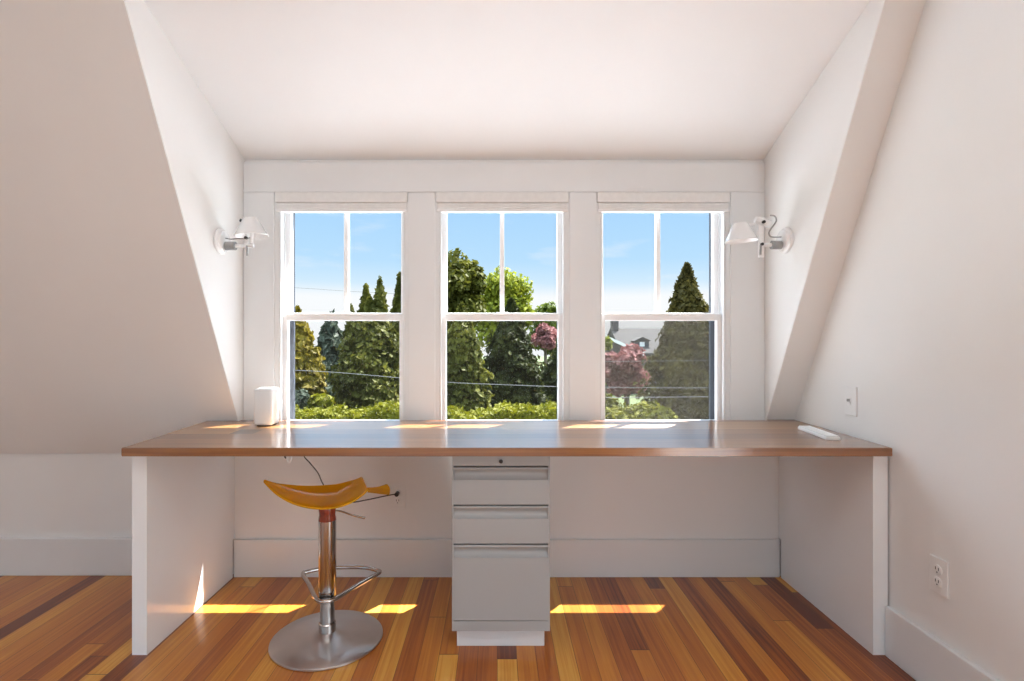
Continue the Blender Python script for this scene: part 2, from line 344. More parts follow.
def make_window(i, cx, where):
    root = empty('window_%d' % (i+1), (cx, YW, Z0), 'white double hung window with raised blind, %s' % where, 'window', kind='structure')
    f = MB()
    for s in (-1, 1):
        a = cx+s*HW
        f.box(min(a, a-s*.02), max(a, a-s*.02), YW-.012, YW+.15, Z0, Z1)           # jamb
        b0 = a-s*.02
        f.box(min(b0, b0-s*.010), max(b0, b0-s*.010), YW-.012, YW+.014, Z0+.02, Z1-.02, .003)  # stop
        f.box(min(b0, b0-s*.007), max(b0, b0-s*.007), YW+.051, YW+.060, Z0+.02, Z1-.02)        # parting bead
    f.box(cx-HW+.02, cx+HW-.02, YW, YW+.15, Z1-.02, Z1); f.box(cx-HW+.02, cx+HW-.02, YW+.02, YW+.15, Z0, Z0+.018)
    f.build('frame', M['trim'], root)
    def sash(name, y0, y1, z0, z1, bot, top):
        h = HW-.021; gi = .272; m = MB()
        for s in (-1, 1): m.box(min(cx+s*h, cx+s*gi), max(cx+s*h, cx+s*gi), y0, y1, z0, z1, .003)
        m.box(cx-gi-.002, cx+gi+.002, y0, y1, z0, z0+bot, .003); m.box(cx-gi-.002, cx+gi+.002, y0, y1, z1-top, z1, .003)
        o = m.build(name, M['vinyl'], root)
        p = MB().box(cx-gi, cx+gi, (y0+y1)/2-.002, (y0+y1)/2+.002, z0+bot-.003, z1-top+.003)
        p.build('pane', M['glass'], o)
        return o
    up = sash('upper_sash', YW+.062, YW+.096, 1.236, Z1-.021, .036, .05)
    MB().box(cx-.011, cx+.011, YW+.062, YW+.094, 1.268, Z1-.06, .003).build('muntin', M['vinyl'], up)
    lo = sash('lower_sash', YW+.016, YW+.050, Z0+.019, 1.267, .028, .035)
    MB().box(cx-.03, cx+.03, YW+.052, YW+.061, 1.2675, 1.2755, .002).build('sash_lock', M['vinyl'], lo)
    sc = MB()
    for s in (-1, 1):
        a, c = cx+s*.301, cx+s*.2785
        sc.box(min(a, c), max(a, c), YW+.118, YW+.136, Z0+.02, Z1-.02)
    sc.build('screen_track', M['dark'], root)['label'] = 'dark grey screen track'
    MB().box(cx-.2780, cx+.2780, YW+.126, YW+.1275, Z0+.02, 1.262).build('insect_screen', M['hazy_screen' if i == 2 else 'screen'], root)
    return root
make_window(0, WC[0], 'nearest the left lamp')
make_window(1, WC[1], 'in the middle above the drawers')
make_window(2, WC[2], 'nearest the right lamp')
BL = ('pale raised window blind at the top of the left window', 'pale raised window blind at the top of the middle window', 'pale raised window blind at the top of the right window')
for i, cx in enumerate(WC):
    r = empty('window_blind', (cx, YW-.02, Z1), BL[i], 'blind', 'raised blinds on the three windows')
    h = HW-.004
    MB().box(cx-h, cx+h, YW-.026, YW+.013, 1.797, Z1-.001, .004).build('headrail', M['blind'], r)
    m = MB()
    for k in range(3): m.box(cx-h+.006, cx+h-.006, YW-.018, YW+.010, 1.784-.010*k, 1.794-.010*k+.0025, .004)
    m.build('stacked_fabric', M['blind'], r)
    MB().box(cx-h+.004, cx+h-.004, YW-.020, YW+.011, 1.753, 1.765, .003).build('bottom_rail', M['vinyl'], r)
    for s in ((.55,), (-.62, .62), (-.62,))[i]: MB().box(cx+s*h-.022, cx+s*h+.022, YW-.030, YW-.0205, 1.751, 1.764, .002).build('pull_tab', M['plastic'], r)

# baseboards
def baseboard(name, x0, x1, y0, y1, lab, axis):
    m = MB(); m.box(x0, x1, y0, y1, 0, .180, .003)
    return struct(name, m, M['trim'], lab, 'baseboard')
baseboard('baseboard_left', XL, CL-.106, YK-.020, YK, 'tall white baseboard on the low wall left of the desk', 'X')
baseboard('baseboard_back', CL-.047, 1.356, YW-.018, YW, 'tall white baseboard below the windows under the desk', 'X')
baseboard('baseboard_right', XR-.020, XR, YB, 1.968, 'tall white baseboard along the right wall', 'Y')

# ------------------------------------------------------------------ desk
DF, DB = 1.916, 2.575
desk = empty('desk', (0, 2.25, 0), 'long built-in wood topped desk on white side panels under the windows', 'desk')
yl = sl(.762, CL)-.004
pts = [(-1.322, DF), (1.392, DF), (1.404, 2.3), (1.414, sl(.762, 1.41)-.004), (CR-.004, sl(.762, CR)-.004), (CR-.004, DB), (CL+.004, DB), (CL+.004, yl), (-1.36, yl)]
b = bmesh.new(); vs = [b.verts.new((x, y, .730)) for x, y in pts]; b.faces.new(vs)
r = bmesh.ops.extrude_face_region(b, geom=b.faces[:]); bmesh.ops.translate(b, vec=(0, 0, .030), verts=[v for v in r['geom'] if isinstance(v, bmesh.types.BMVert)])
bmesh.ops.recalc_face_normals(b, faces=b.faces[:])
bmesh.ops.bevel(b, geom=b.edges[:], offset=.0025, segments=2, affect='EDGES')
MB().add(b).build('desktop', M['desk'], desk)
for xa, xb in ((-1.320, -1.266), (1.360, 1.413)):
    MB().prism([Vector((xa, 1.971, 0)), Vector((xa, 2.6115, 0)), Vector((xa, 2.6115, .1815)), Vector((xa, 2.6295, .1815)), Vector((xa, 2.6295, .590)), Vector((xa, sl(.7295, xa)-.008, .7295)), Vector((xa, 1.971, .7295))], (xb-xa, 0, 0)).build('side_panel', M['panel'], desk)

# ------------------------------------------------------------------ file pedestal
cab = empty('drawer_pedestal', (.015, 2.27, 0), 'grey steel three drawer pedestal under the middle of the desk', 'drawer unit')
x0, x1 = -.1655, .1945; yf = 2.0
def zz(py, Y=2.0): return CH-(py-VY)*Y/F
m = MB(); m.box(x0, x0+.006, yf+.002, 2.55, .070, .7285); m.box(x1-.006, x1, yf+.002, 2.55, .070, .7285)
m.box(x0+.006, x1-.006, yf+.03, 2.55, .070, .722); m.box(x0+.006, x1-.006, yf+.002, yf+.03, .070, zz(621.5)); m.box(x0+.0055, x1-.0055, yf+.003, 2.55, .7215, .7283)
m.build('carcass', M['steel_paint'], cab)
MB().box(x0+.006, x1-.006, yf, yf+.03, zz(466), .7210, .0015).build('lock_rail', M['steel_paint'], cab)
lk = MB().lathe([(0, 0), (.0075, 0), (.0065, .005), (0, .005)], 20, Matrix.Translation((.0145, yf, zz(461.5))) @ Matrix.Rotation(math.pi/2, 4, 'X')); lk.build('lock', M['black'], cab, True)['label'] = 'black keyhole lock'
def drawer(pt, pb):
    zt, zb = zz(pt), zz(pb); a, c = x0+.0065, x1-.0065
    prof = [(0, zt-.002), (.002, zt), (.0265, zt), (.0265, zb), (0.0015, zb), (0, zb+.0015), (0, zt-.046)]
    n = 8
    for k in range(n+1):                       # finger scoop, rising
        t = k/n; prof.append((.018*math.sin(math.pi*min(1, t*1.0))**.8*(1 if t < .99 else 0) if 0 < t < 1 else 0, zt-.046+(.046-.007)*t))
    mm = MB().prism([Vector((a, yf+y, z)) for y, z in prof], (c-a, 0, 0))
    o = mm.build('drawer', M['steel_paint'], cab)
    return o
drawer(467.5, 504.8); drawer(506.3, 543.8); drawer(545.3, 620.8)
MB().box(x0+.016, x1-.018, 2.03, 2.53, .0, .0698, .001).build('plinth', M['kick'], cab)['label'] = 'lighter grey recessed plinth'

# ------------------------------------------------------------------ stool
SX, SY = -.646, 2.075
st = empty('bar_stool', (SX, SY, 0), 'chrome pedestal stool with curved translucent orange seat', 'stool')
base = MB().lathe([(0, 0), (.202, 0), (.207, .003), (.207, .008), (.203, .011), (.14, .016), (.08, .021), (.045, .027), (.034, .034), (0, .034)], 72, Matrix.Translation((SX, SY, 0)))
base.build('base', M['brushed'], st, True)
MB().lathe([(0, .034), (.0315, .034), (.0315, .064), (.028, .068), (0, .068)], 32, Matrix.Translation((SX, SY, 0))).build('collar', M['chrome'], st, True)
MB().lathe([(0, .068), (.0265, .068), (.0275, .150), (.0325, .158), (.0330, .455), (0, .455)], 32, Matrix.Translation((SX, SY, 0))).build('column', M['chrome'], st, True)
MB().lathe([(0, .455), (.0320, .455), (.0330, .460), (.0300, .476), (.0310, .488), (.0325, .500), (.028, .512), (0, .512)], 32, Matrix.Translation((SX, SY, 0))).build('seat_mount', M['red'], st, True)['label'] = 'red brown seat mount'
# foot ring: rounded triangle running round the column
zr = .165
ctrl = [Vector((SX-.038, SY-.018, zr)), Vector((SX, SY-.046, zr)), Vector((SX+.040, SY-.018, zr)), Vector((SX+.10, SY+.105, zr)), Vector((SX+.150, SY+.200, zr)), Vector((SX+.142, SY+.228, zr)), Vector((SX+.08, SY+.258, zr)), Vector((SX, SY+.262, zr)), Vector((SX-.09, SY+.250, zr)), Vector((SX-.152, SY+.215, zr)), Vector((SX-.160, SY+.190, zr)), Vector((SX-.10, SY+.090, zr))]
def crom(P, n=6, closed=True):
    o = []; N = len(P)
    for i in range(N if closed else N-1):
        g = (lambda k: P[k % N]) if closed else (lambda k: P[max(0, min(N-1, k))])
        p0, p1, p2, p3 = g(i-1), g(i), g(i+1), g(i+2)
        for k in range(n):
            t = k/n
            o.append(.5*((2*p1)+(p2-p0)*t+(2*p0-5*p1+4*p2-p3)*t*t+(3*p1-p0-3*p2+p3)*t**3))
    if not closed: o.append(P[-1])
    return o
MB().tube(crom(ctrl), .0085, 12, closed=True).build('footrest', M['chrome'], st, True)
pl = [at(327, 509.5, 2.09), at(340, 511, 2.12), at(352, 515, 2.15), at(365, 518, 2.17)]
MB().tube(crom(pl, 5, False), [.0035]*11+[.0045]*5, 8).build('height_lever', M['chrome'], st, True)
# seat: a thin concave sheet, tips raised
near = [at(263.5, 482.5, 2.10), at(275, 494, 2.02), at(290, 503, 1.955), at(306, 508, 1.925), at(322, 509.5, 1.915), at(338, 508, 1.92), at(352, 503, 1.94), at(362, 496.5, 1.97), at(368.5, 490.5, 2.00)]
far = [at(263.5, 480.5, 2.12), at(275, 484, 2.18), at(290, 486, 2.23), at(306, 487, 2.255), at(322, 486.5, 2.265), at(338, 485, 2.26), at(350, 482, 2.245), at(357, 480, 2.22), at(362.5, 477.5, 2.19)]
near = crom(near, 4, False); far = crom(far, 4, False)
def sheet(rows, thick):
    b = bmesh.new(); nu, nv = len(rows), len(rows[0])
    g = [[b.verts.new(p) for p in r] for r in rows]
    for i in range(nu-1):
        for j in range(nv-1): b.faces.new((g[i][j], g[i+1][j], g[i+1][j+1], g[i][j+1]))
    bmesh.ops.recalc_face_normals(b, faces=b.faces[:])
    bmesh.ops.solidify(b, geom=b.faces[:], thickness=thick)
    bmesh.ops.recalc_face_normals(b, faces=b.faces[:])
    return MB().add(b)
rows = []
nv = 15
for i, (p, q) in enumerate(zip(near, far)):
    u = i/(len(near)-1); sag = .055*math.sin(math.pi*u)**.8
    row = []
    for j in range(nv):
        v = j/(nv-1); c = p.lerp(q, v); c = c.copy(); c.z -= sag*(4*v*(1-v))**.9*.45; row.append(c)
    rows.append(row)
sheet(rows, .006).build('seat', M['orange'], st, True)
tail = []
for t in range(9):
    k = t/8
    a = at(366+(386-366)*k, 488.5-1.2*k-3.2*k*k, 2.10+.20*k)
    c = at(367+(388.5-367)*k, 492.5+2.5*k, 2.05+.22*k)
    tail.append([a.lerp(c, j/6)+Vector((0, .03*math.sin(math.pi*j/6), -.006*math.sin(math.pi*j/6))) for j in range(7)])
sheet(tail, .006).build('seat_tail', M['orange'], st, True)

# ------------------------------------------------------------------ wall lamps
def wall_lamp(x, s, y, z, label, alt):
    r = empty('wall_lamp', (x, y, z), label, 'lamp', 'white wall lamps on the dormer sides')
    def X(d): return x+s*d
    ax = Matrix.Rotation(s*math.pi/2, 4, 'Y')
    MB().lathe([(0, 0), (.056, 0), (.058, .006), (.056, .012), (.047, .016), (.045, .024), (.030, .028), (0, .028)], 40, Matrix.Translation((x, y, z)) @ ax).build('wall_rose', M['lamp'], r, True)
    MB().tube([(X(.028), y-.005, z-.022), (X(.150 if not alt else .125), y-.005, z-.020)], .009, 14).build('arm', M['lamp'], r, True)
    MB().tube([(X(.030), y-.008, z-.022), (X(.072), y-.008, z-.022)], .019, 20).build('arm_clamp', M['lampgrey'], r, True)['label'] = 'grey metal arm clamp'
    hx = .122 if not alt else .118
    br = MB(); br.box(min(X(hx-.012), X(hx+.012)) if alt else X(hx)-.007, max(X(hx-.012), X(hx+.012)) if alt else X(hx)+.007, y-.012, y-.006, z-.078 if alt else z-.062, z+.075 if alt else z+.03, .002)
    bo = br.build('joint_bracket', M['lamp'], r)
    for dz in ((-.020, .075) if alt else (.012,)):
        MB().lathe([(0, 0), (.0065, 0), (.0065, .012), (0, .014)], 16, Matrix.Translation((X(hx), y-(.027 if dz > .05 else .011), z+dz)) @ Matrix.Rotation(math.pi/2, 4, 'X')).build('knob', M['black'], bo, True)
    MB().tube([(X(hx+.004), y-.016, z-.022), (X(hx+.006), y-.016, z-.066)], .0045, 10).build('rod', M['lampgrey'], r, True)
    # shade: tilted open cone with a rolled rim
    if alt: sc_, tl = (X(.205), y-.01, z-.006), s*.06
    else: sc_, tl = (X(.143), y-.01, z+.020), -s*.06
    mt = Matrix.Translation(sc_) @ Matrix.Rotation(tl, 4, 'Y') @ Matrix.Scale(.90, 4)
    MB().lathe([(.076, 0), (.0785, .001), (.0785, .004), (.075, .006), (.034, .086), (.030, .089), (0, .090), (0, .087), (.029, .086), (.073, .005), (.076, 0)], 48, mt).build('lamp_shade', M['lamp'], r, True)
    MB().lathe([(0, .03), (.012, .032), (.020, .045), (.018, .058), (.012, .07), (.012, .088), (0, .088)], 20, mt).build('bulb', M['plastic'], r, True)
    if alt:
        q = Matrix.Translation((X(.112), y-.01, z+.080)) @ Matrix.Rotation(s*(math.pi/2-.32), 4, 'Y')
        MB().lathe([(0, -.035), (.016, -.035), (.018, -.031), (.018, .026), (.013, .034), (0, .034)], 20, q).build('lamp_head', M['lamp'], r, True)
        MB().tube([(X(.145), y-.01, z+.070), (X(.190), y-.01, z+.062)], .007, 10).build('shade_stem', M['lamp'], r, True)
        P = [Vector((X(.080), y-.012, z+.108)), Vector((X(.062), y-.016, z+.104)), Vector((X(.056), y-.018, z+.082)), Vector((X(.076), y-.018, z+.052)), Vector((X(.088), y-.018, z+.030)), Vector((X(.078), y-.014, z+.014)), Vector((X(.050), y-.012, z+.012)), Vector((X(.026), y-.006, z+.014))]
        MB().tube(crom(P, 5, False), .0032, 8).build('cable', M['lampgrey'], r, True)['label'] = 'dark grey cable'
    else:
        MB().tube([(X(.143), y-.01, z-.012), (X(.150), y-.01, z+.075)], .007, 10).build('shade_stem', M['lamp'], r, True)
        P = [Vector((X(.030), y-.010, z+.012)), Vector((X(.055), y-.018, z+.006)), Vector((X(.080), y-.018, z+.008)), Vector((X(.116), y-.012, z+.010)), Vector((X(.150), y-.010, z+.016))]
        MB().tube(crom(P, 5, False), .0026, 8).build('cable', M['lampgrey'], r, True)['label'] = 'dark grey cable'
        MB().lathe([(0, 0), (.007, .002), (.007, .01), (0, .012)], 14, Matrix.Translation((X(.104), y-.012, z+.086)) @ Matrix.Rotation(-s*1.2, 4, 'Y')).build('shade_screw', M['black'], r, True)
wall_lamp(CL, 1, 2.392, 1.572, 'white wall lamp on the left dormer wall, cone shade beside the window', False)
wall_lamp(CR, -1, 2.415, 1.580, 'white wall lamp on the right dormer wall with a looping dark cable', True)

# ------------------------------------------------------------------ things on the desk
sx0, sx1 = -1.068, -.985
spk = empty('speaker', (-1.026, 2.41, .760), 'white box shaped speaker on the desk beside the left window', 'speaker')
MB().box(sx0, sx1, 2.385, 2.475, .763, .925, .011, 3).build('body', M['plastic'], spk, True)
MB().box(sx0+.012, sx1-.012, 2.395, 2.465, .760, .7632, .001).build('foot', M['black'], spk)
tray = empty('flat_box', (1.29, 2.15, .760), 'slim flat white plastic box lying on the right end of the desk', 'box')
P0, P1 = at(797.5, 428.5, 2.315), at(826, 440.3, 2.063)
d = Vector((P1.x-P0.x, P1.y-P0.y, 0)); ln = d.length; ang = math.atan2(d.y, d.x)
mt = Matrix.Translation((P0.x, P0.y, .760)) @ Matrix.Rotation(ang, 4, 'Z')
MB().box(0, ln, .0, .052, .0, .012, .003, 2, mt).build('body', M['plastic'], tray)
MB().box(.004, ln-.004, .003, .049, .0122, .0165, .0015, 2, mt).build('lid', M['plastic'], tray)

# ------------------------------------------------------------------ plates, cord
def outlet(name, loc, rz, label, kind, plug=False):
    r = empty(name, loc, label, 'switch' if kind == 'switch' else 'outlet')
    T = Matrix.Translation(loc) @ Matrix.Rotation(rz, 4, 'Z')     # plate faces local -Y
    MB().box(-.036, .036, -.006, 0, -.058, .058, .0025, 2, T).build('plate', M['plastic'], r)
    if kind == 'switch':
        MB().box(-.006, .006, -.009, -.0055, -.013, .013, .001, 2, T).build('toggle_slot', M['plastic'], r)
        MB().box(-.0035, .0035, -.018, -.008, -.002, .009, .001, 2, T).build('toggle', M['lampgrey'], r)['label'] = 'grey toggle'
        return r
    for s in (-1, 1):
        o = MB().lathe([(0, 0), (.0165, 0), (.0165, .003), (.015, .004), (0, .004)], 24, T @ Matrix.Translation((0, -.0055, s*.0195)) @ Matrix.Rotation(math.pi/2, 4, 'X')).build('socket', M['plastic'], r, True)
        if plug and s == 1: continue
        h = MB()
        for q in (-.006, .006): h.box(q-.0012, q+.0012, -.0102, -.0094, s*.0195+.000, s*.0195+.009, 0, 2, T)
        h.box(-.002, .002, -.0102, -.0094, s*.0195-.009, s*.0195-.005, 0, 2, T)
        h.build('slots', M['dark'], o)
    return r
outlet('wall_switch', (XR, 2.183, .895), -math.pi/2, 'white toggle switch plate on the right wall just above the desk', 'switch')
outlet('wall_outlet', (XR, 1.747, .383), -math.pi/2, 'white double outlet plate low on the right wall in front of desk', 'outlet')
outlet('wall_outlet', (-.478, YW, .382), 0, 'white double outlet below the windows with a black plug in it', 'outlet', True)
pc = empty('power_cord', (-.82, 2.5, .66), 'thin dark cord hanging from the desk to the outlet behind the stool', 'cord')
P = [at(297, 429.3, 2.50), at(300, 442, 2.50), at(304, 456, 2.50), at(310, 463, 2.50), at(318, 473, 2.52), at(323, 484, 2.53), at(332, 496, 2.54), at(350, 502, 2.55), at(366, 500, 2.56), at(385, 496, 2.575), at(396, 494, 2.59), Vector((-.478, 2.608, .402))]
MB().tube(crom(P, 6, False), .0028, 8).build('cable', M['black'], pc, True)
MB().tube([(-.478, 2.592, .402), (-.478, 2.6245, .402)], .010, 12).build('plug', M['black'], pc, True)
p = at(289, 461, 1.99)
hk = empty('cable_clip', (p.x, 1.99, .73), 'small clear and white cable clip under the desk above the stool', 'clip')
MB().box(p.x-.016, p.x+.016, 1.975, 2.005, .7255, .7300, .001).build('mount', M['plastic'], hk)
MB().tube([(p.x-.010, 1.985, .7260), (p.x-.013, 1.985, .714), (p.x-.008, 1.985, .708)], .0035, 8).build('screw', M['black'], hk, True)
MB().tube(crom([Vector((p.x+.000, 1.985, .7260)), Vector((p.x-.004, 1.982, .708)), Vector((p.x+.003, 1.980, .694)), Vector((p.x+.010, 1.982, .706)), Vector((p.x+.009, 1.985, .7260))], 4, False), .004, 8).build('loop', M['plastic'], hk, True)

# ------------------------------------------------------------------ outside
ZG = -3.0
struct('bounce_strip', MB().box(-40, 40, 2.9, 15.0, ZG-.2, ZG), M['bounce_ground'], 'pale ground added unseen below the windows to bounce light in', 'ground')  # unseen reflector, added to throw sunlight up to the dormer ceiling
g = MB().box(-70, 70, 15.0, 130, ZG-.2, ZG); tag(g.build('lawn', M['lawn']), 'dark lawn and soil ground beyond the windows', 'ground', kind='structure')
def mesh_np(name, V, Fq, m, parent):
    me = bpy.data.meshes.new(name); me.from_pydata(V.tolist(), [], Fq); me.update(); me.materials.append(m)
    o = bpy.data.objects.new(name, me); C.objects.link(o)
    o.parent = parent; o.matrix_parent_inverse = Matrix.Translation(-parent.location)
    return o
def leaves(P, N, size, rng, stretch=1.5, up=.5, jitter=.6):
    """one bent leaf spray (two quads) at each point P, facing roughly N"""
    n = len(P)
    N = N+rng.normal(0, jitter, (n, 3)); N /= np.linalg.norm(N, axis=1)[:, None]
    A = rng.normal(0, 1, (n, 3)); A[:, 2] += up*3
    A -= N*np.sum(A*N, 1)[:, None]; A /= np.linalg.norm(A, axis=1)[:, None]+1e-9
    B = np.cross(N, A); s = size*rng.uniform(.6, 1.35, (n, 1))
    a, b = A*s*stretch*.5, B*s*.5
    mid = P+N*s*.18
    V = np.stack([P-a*.9, mid-b, P+a*1.1, mid+b], 1).reshape(-1, 3)
    return V, [(4*i, 4*i+1, 4*i+2, 4*i+3) for i in range(n)]
def crown(name, surf, n, size, m, parent, seed, core=None, **kw):
    rng = np.random.default_rng(seed)
    P, N = surf(n, rng)
    V, Fq = leaves(P, N, size, rng, **kw)
    if core is not None:
        cV, cF = core; k = len(V); V = np.vstack([V, cV]); Fq = Fq+[tuple(i+k for i in f) for f in cF]
    return mesh_np(name, V, Fq, m, parent)
def cone_surf(x, y, z0, z1, r, power, lump, seed):
    ph = np.random.default_rng(seed+77).uniform(0, 6.28, 8)
    def rad(t, a):                                   # t: 0 bottom .. 1 top
        base = np.where(t < .12, .80+.2*t/.12, 1)*(1-t**power)
        w = 1+lump*(np.sin(3*a+ph[0]+9*t)+np.sin(5*a+ph[1]-14*t)+np.sin(2*a+ph[2]+27*t)+np.sin(7*a+ph[3]+40*t))*.5
        return r*base*w+.03
    def surf(n, rng):
        t = 1-np.sqrt(rng.uniform(0, 1, n)) if power < 1.3 else rng.uniform(0, 1, n)**1.15
        a = rng.uniform(0, 2*np.pi, n); d = 1-np.abs(rng.normal(0, .16, n))
        hs_ = np.random.default_rng(seed+5).uniform(.74, 1.14, (40, 16))
        R = rad(t, a)*hs_[(t*39).astype(int), (a/6.2832*15.99+t*9).astype(int) % 16]*np.clip(d, .2, 1.0)*rng.choice([1, 1, 1, 1.10], n)
        P = np.stack([x+R*np.cos(a), y+R*np.sin(a), z0+t*(z1-z0)], 1)
        N = np.stack([np.cos(a), np.sin(a), np.full(n, .55)], 1)
        return P, N
    tt = np.linspace(0, .97, 12); aa = np.linspace(0, 2*np.pi, 14, endpoint=False)
    cV = [(x+.74*float(rad(np.array(t), np.array(a)))*math.cos(a), y+.74*float(rad(np.array(t), np.array(a)))*math.sin(a), z0+t*(z1-z0)) for t in tt for a in aa]
    cF = [(i*14+j, i*14+(j+1) % 14, (i+1)*14+(j+1) % 14, (i+1)*14+j) for i in range(11) for j in range(14)]
    return surf, (np.array(cV), cF)
def trunk(x, y, z0, z1, r, parent):
    MB().tube([(x, y, z0), (x+.05, y, (z0+z1)/2), (x, y, z1)], [r, r*.8, r*.4], 10).build('trunk', M['bark'], parent, True)
seedc = [10]
def conifer(px, ytop, Y, wpx, m, name, label, n=5200, size=.20, power=1.2, lump=.12, cat='tree', group='evergreens outside the windows', tips=()):
    seedc[0] += 1
    p = at(px, ytop, Y); r = wpx/2*Y/F
    root = empty(name, (p.x, Y, ZG), label, cat, group)
    s, c = cone_surf(p.x, Y, ZG+.15, p.z, r, power, lump, seedc[0])
    crown('foliage', s, n, size, m, root, seedc[0], c)
    trunk(p.x, Y, ZG, p.z-.6, .14, root)
    for k, (dx, yt, w) in enumerate(tips):           # extra leaders of the same tree
        q = at(px+dx, yt, Y); s, c = cone_surf(q.x, Y+.2, (p.z+ZG)/2, q.z, w/2*Y/F, 1.1, lump, seedc[0]+300+k)
        crown('leader', s, n//4, size, m, root, seedc[0]+300+k, c)
    return root
def blob_surf(cs):
    """foliage clumps: list of (centre, radius)"""
    W_ = np.array([c[1]**2 for c in cs]); W_ = W_/W_.sum()
    def surf(n, rng):
        k = rng.choice(len(cs), n, p=W_); d = rng.normal(0, 1, (n, 3)); d /= np.linalg.norm(d, axis=1)[:, None]
        R = np.array([c[1] for c in cs])[k]*(.35+.9*rng.uniform(0, 1, n)**.6)
        return np.array([tuple(c[0]) for c in cs])[k]+d*R[:, None], d+np.array([0, 0, .3])
    return surf
def broad(px, ytop, Y, wpx, hpx, m, name, label, n=6000, size=.22, clumps=40, cs=.34, seed=1, group=None, **kw):
    rng = random.Random(seed); c = at(px, ytop+hpx/2, Y); rx, rz = wpx/2*Y/F, hpx/2*Y/F
    root = empty(name, (c.x, Y, ZG), label, 'tree', group)
    L_ = []
    for i in range(clumps):
        while True:
            u = Vector((rng.uniform(-1, 1), rng.uniform(-1, 1), rng.uniform(-1, 1)))
            if u.length < 1: break
        f = 1-cs*.75
        L_.append((Vector((c.x+u.x*rx*f, Y+u.y*rx*f, c.z+u.z*rz*f)), cs*min(rx, rz)*rng.uniform(.6, 1.1)))
    crown('foliage', blob_surf(L_), n, size, m, root, seed, None, **kw)
    trunk(c.x, Y, ZG, c.z, .16, root)
    for i in range(0, clumps, 3):
        q = L_[i][0]; MB().tube([(c.x, Y, min(c.z-rz*.6, q.z-.2)), (c.x*.5+q.x*.5, Y*.5+q.y*.5, (c.z-rz*.5+q.z)/2), tuple(q)], [.07, .045, .02], 6).build('branch', M['bark'], root)
    return root
# left window
conifer(297, 309, 23.5, 62, M['l_gold'], 'arborvitae', 'golden green rounded arborvitae at the far left of left window', power=2.0, size=.20, lump=.10)
conifer(331, 312, 30, 66, M['l_blue'], 'spruce_tree', 'blue green spruce behind the golden arborvitae', size=.30, power=1.1, lump=.22, n=4200)
conifer(370, 299, 26.3, 72, M['l_green'], 'cypress_tree', 'tall olive conifer with several pointed tips in left window', power=2.6, size=.18, lump=.14, n=8000, tips=((-5, 283, 30), (9, 276, 32), (-20, 304, 20)))
conifer(400, 274, 29.5, 34, M['l_green'], 'cypress_tree', 'slender olive conifer at the right edge of left window', power=1.5, size=.20)
# middle window
broad(454, 244, 33, 66, 96, M['l_broad'], 'oak_tree', 'olive brown broadleaf tree at the upper left of middle window', seed=3, size=.24, n=6500, clumps=44)
broad(501, 259, 39.5, 66, 98, M['l_bright'], 'maple_tree', 'light yellow green airy tree in the centre of middle window', seed=5, size=.25, n=6500, clumps=48)
broad(551, 297, 43.5, 46, 60, M['l_mid'], 'ash_tree', 'mid green tree at the right side of middle window', seed=8, size=.27, n=4500, clumps=34)
conifer(462, 305, 24, 52, M['l_green'], 'arborvitae', 'olive arborvitae at the left of middle window', power=2.4, size=.19, lump=.10)
conifer(511, 300, 26.8, 64, M['l_dark'], 'arborvitae', 'wide dark arborvitae in the middle of middle window', power=2.0, size=.20, lump=.13, n=6500)
conifer(559, 346, 30.5, 54, M['l_dark'], 'yew_tree', 'dark shaded conifer at the right edge of middle window', power=1.8, lump=.15)
broad(545, 316, 34.5, 30, 40, M['l_pink'], 'red_maple', 'small red leaved tree at the right of middle window', seed=12, size=.22, n=2200, clumps=14, group='red leaved trees')
# right window
broad(626, 344, 27, 56, 52, M['l_pink'], 'red_maple', 'pink red leaved tree in front of the house in right window', seed=15, size=.20, n=4200, clumps=26, group='red leaved trees', up=.0)
conifer(687, 265, 21.5, 84, M['l_grey'], 'cypress_tree', 'tall wide pointed conifer filling the right half of right window', power=1.7, size=.17, lump=.10, n=12000)
conifer(716, 308, 25.5, 44, M['l_green'], 'arborvitae', 'olive green arborvitae at the right edge of right window', power=2.6, size=.18, lump=.10, n=4200)
broad(603, 330, 32, 26, 60, M['l_bright'], 'maple_tree', 'yellow green tree at the left edge of right window', seed=18, size=.28, n=1800, clumps=12)
broad(652, 350, 30, 22, 40, M['l_broad'], 'young_tree', 'small olive tree between pink tree and brownish arborvitae', seed=19, size=.24, n=1500, clumps=10)
# hedges and shrubs
def hedge_surf(x0, x1, y0, y1, z0, zt):
    def top(x): return zt+.10*np.sin(x*1.3)+.07*np.sin(x*3.1+1)+.05*np.sin(x*7.3)
    def surf(n, rng):
        x = rng.uniform(x0, x1, n); f = rng.uniform(0, 1, n) < .5
        y = np.where(f, rng.uniform(y0, y1, n), y0+np.abs(rng.normal(0, .08, n)))
        z = np.where(f, top(x)+rng.normal(0, .06, n), z0+(top(x)-z0)*rng.uniform(0, 1, n))
        N = np.stack([rng.normal(0, .2, n), np.where(f, 0, -1), np.where(f, 1, .2)], 1)
        return np.stack([x, y, z], 1), N
    k = 40; xs_ = np.linspace(x0, x1, k); V = []; Fq = []
    for x in xs_: V += [(x, y0+.1, z0), (x, y0+.1, float(top(x))-.1), (x, y1-.1, float(top(x))-.1), (x, y1-.1, z0)]
    for i in range(k-1):
        for j in range(4): Fq.append((4*i+j, 4*i+(j+1) % 4, 4*i+4+(j+1) % 4, 4*i+4+j))
    return surf, (np.array(V), Fq)
hr = empty('hedge', (-3, 19.5, ZG), 'clipped yellow green hedge below the trees in left and middle windows', 'hedge')
s, c = hedge_surf(-9.5, 3.0, 18.2, 20.1, ZG, -1.42)
crown('foliage', s, 16000, .13, M['l_hedge'], hr, 5, c, jitter=.7)
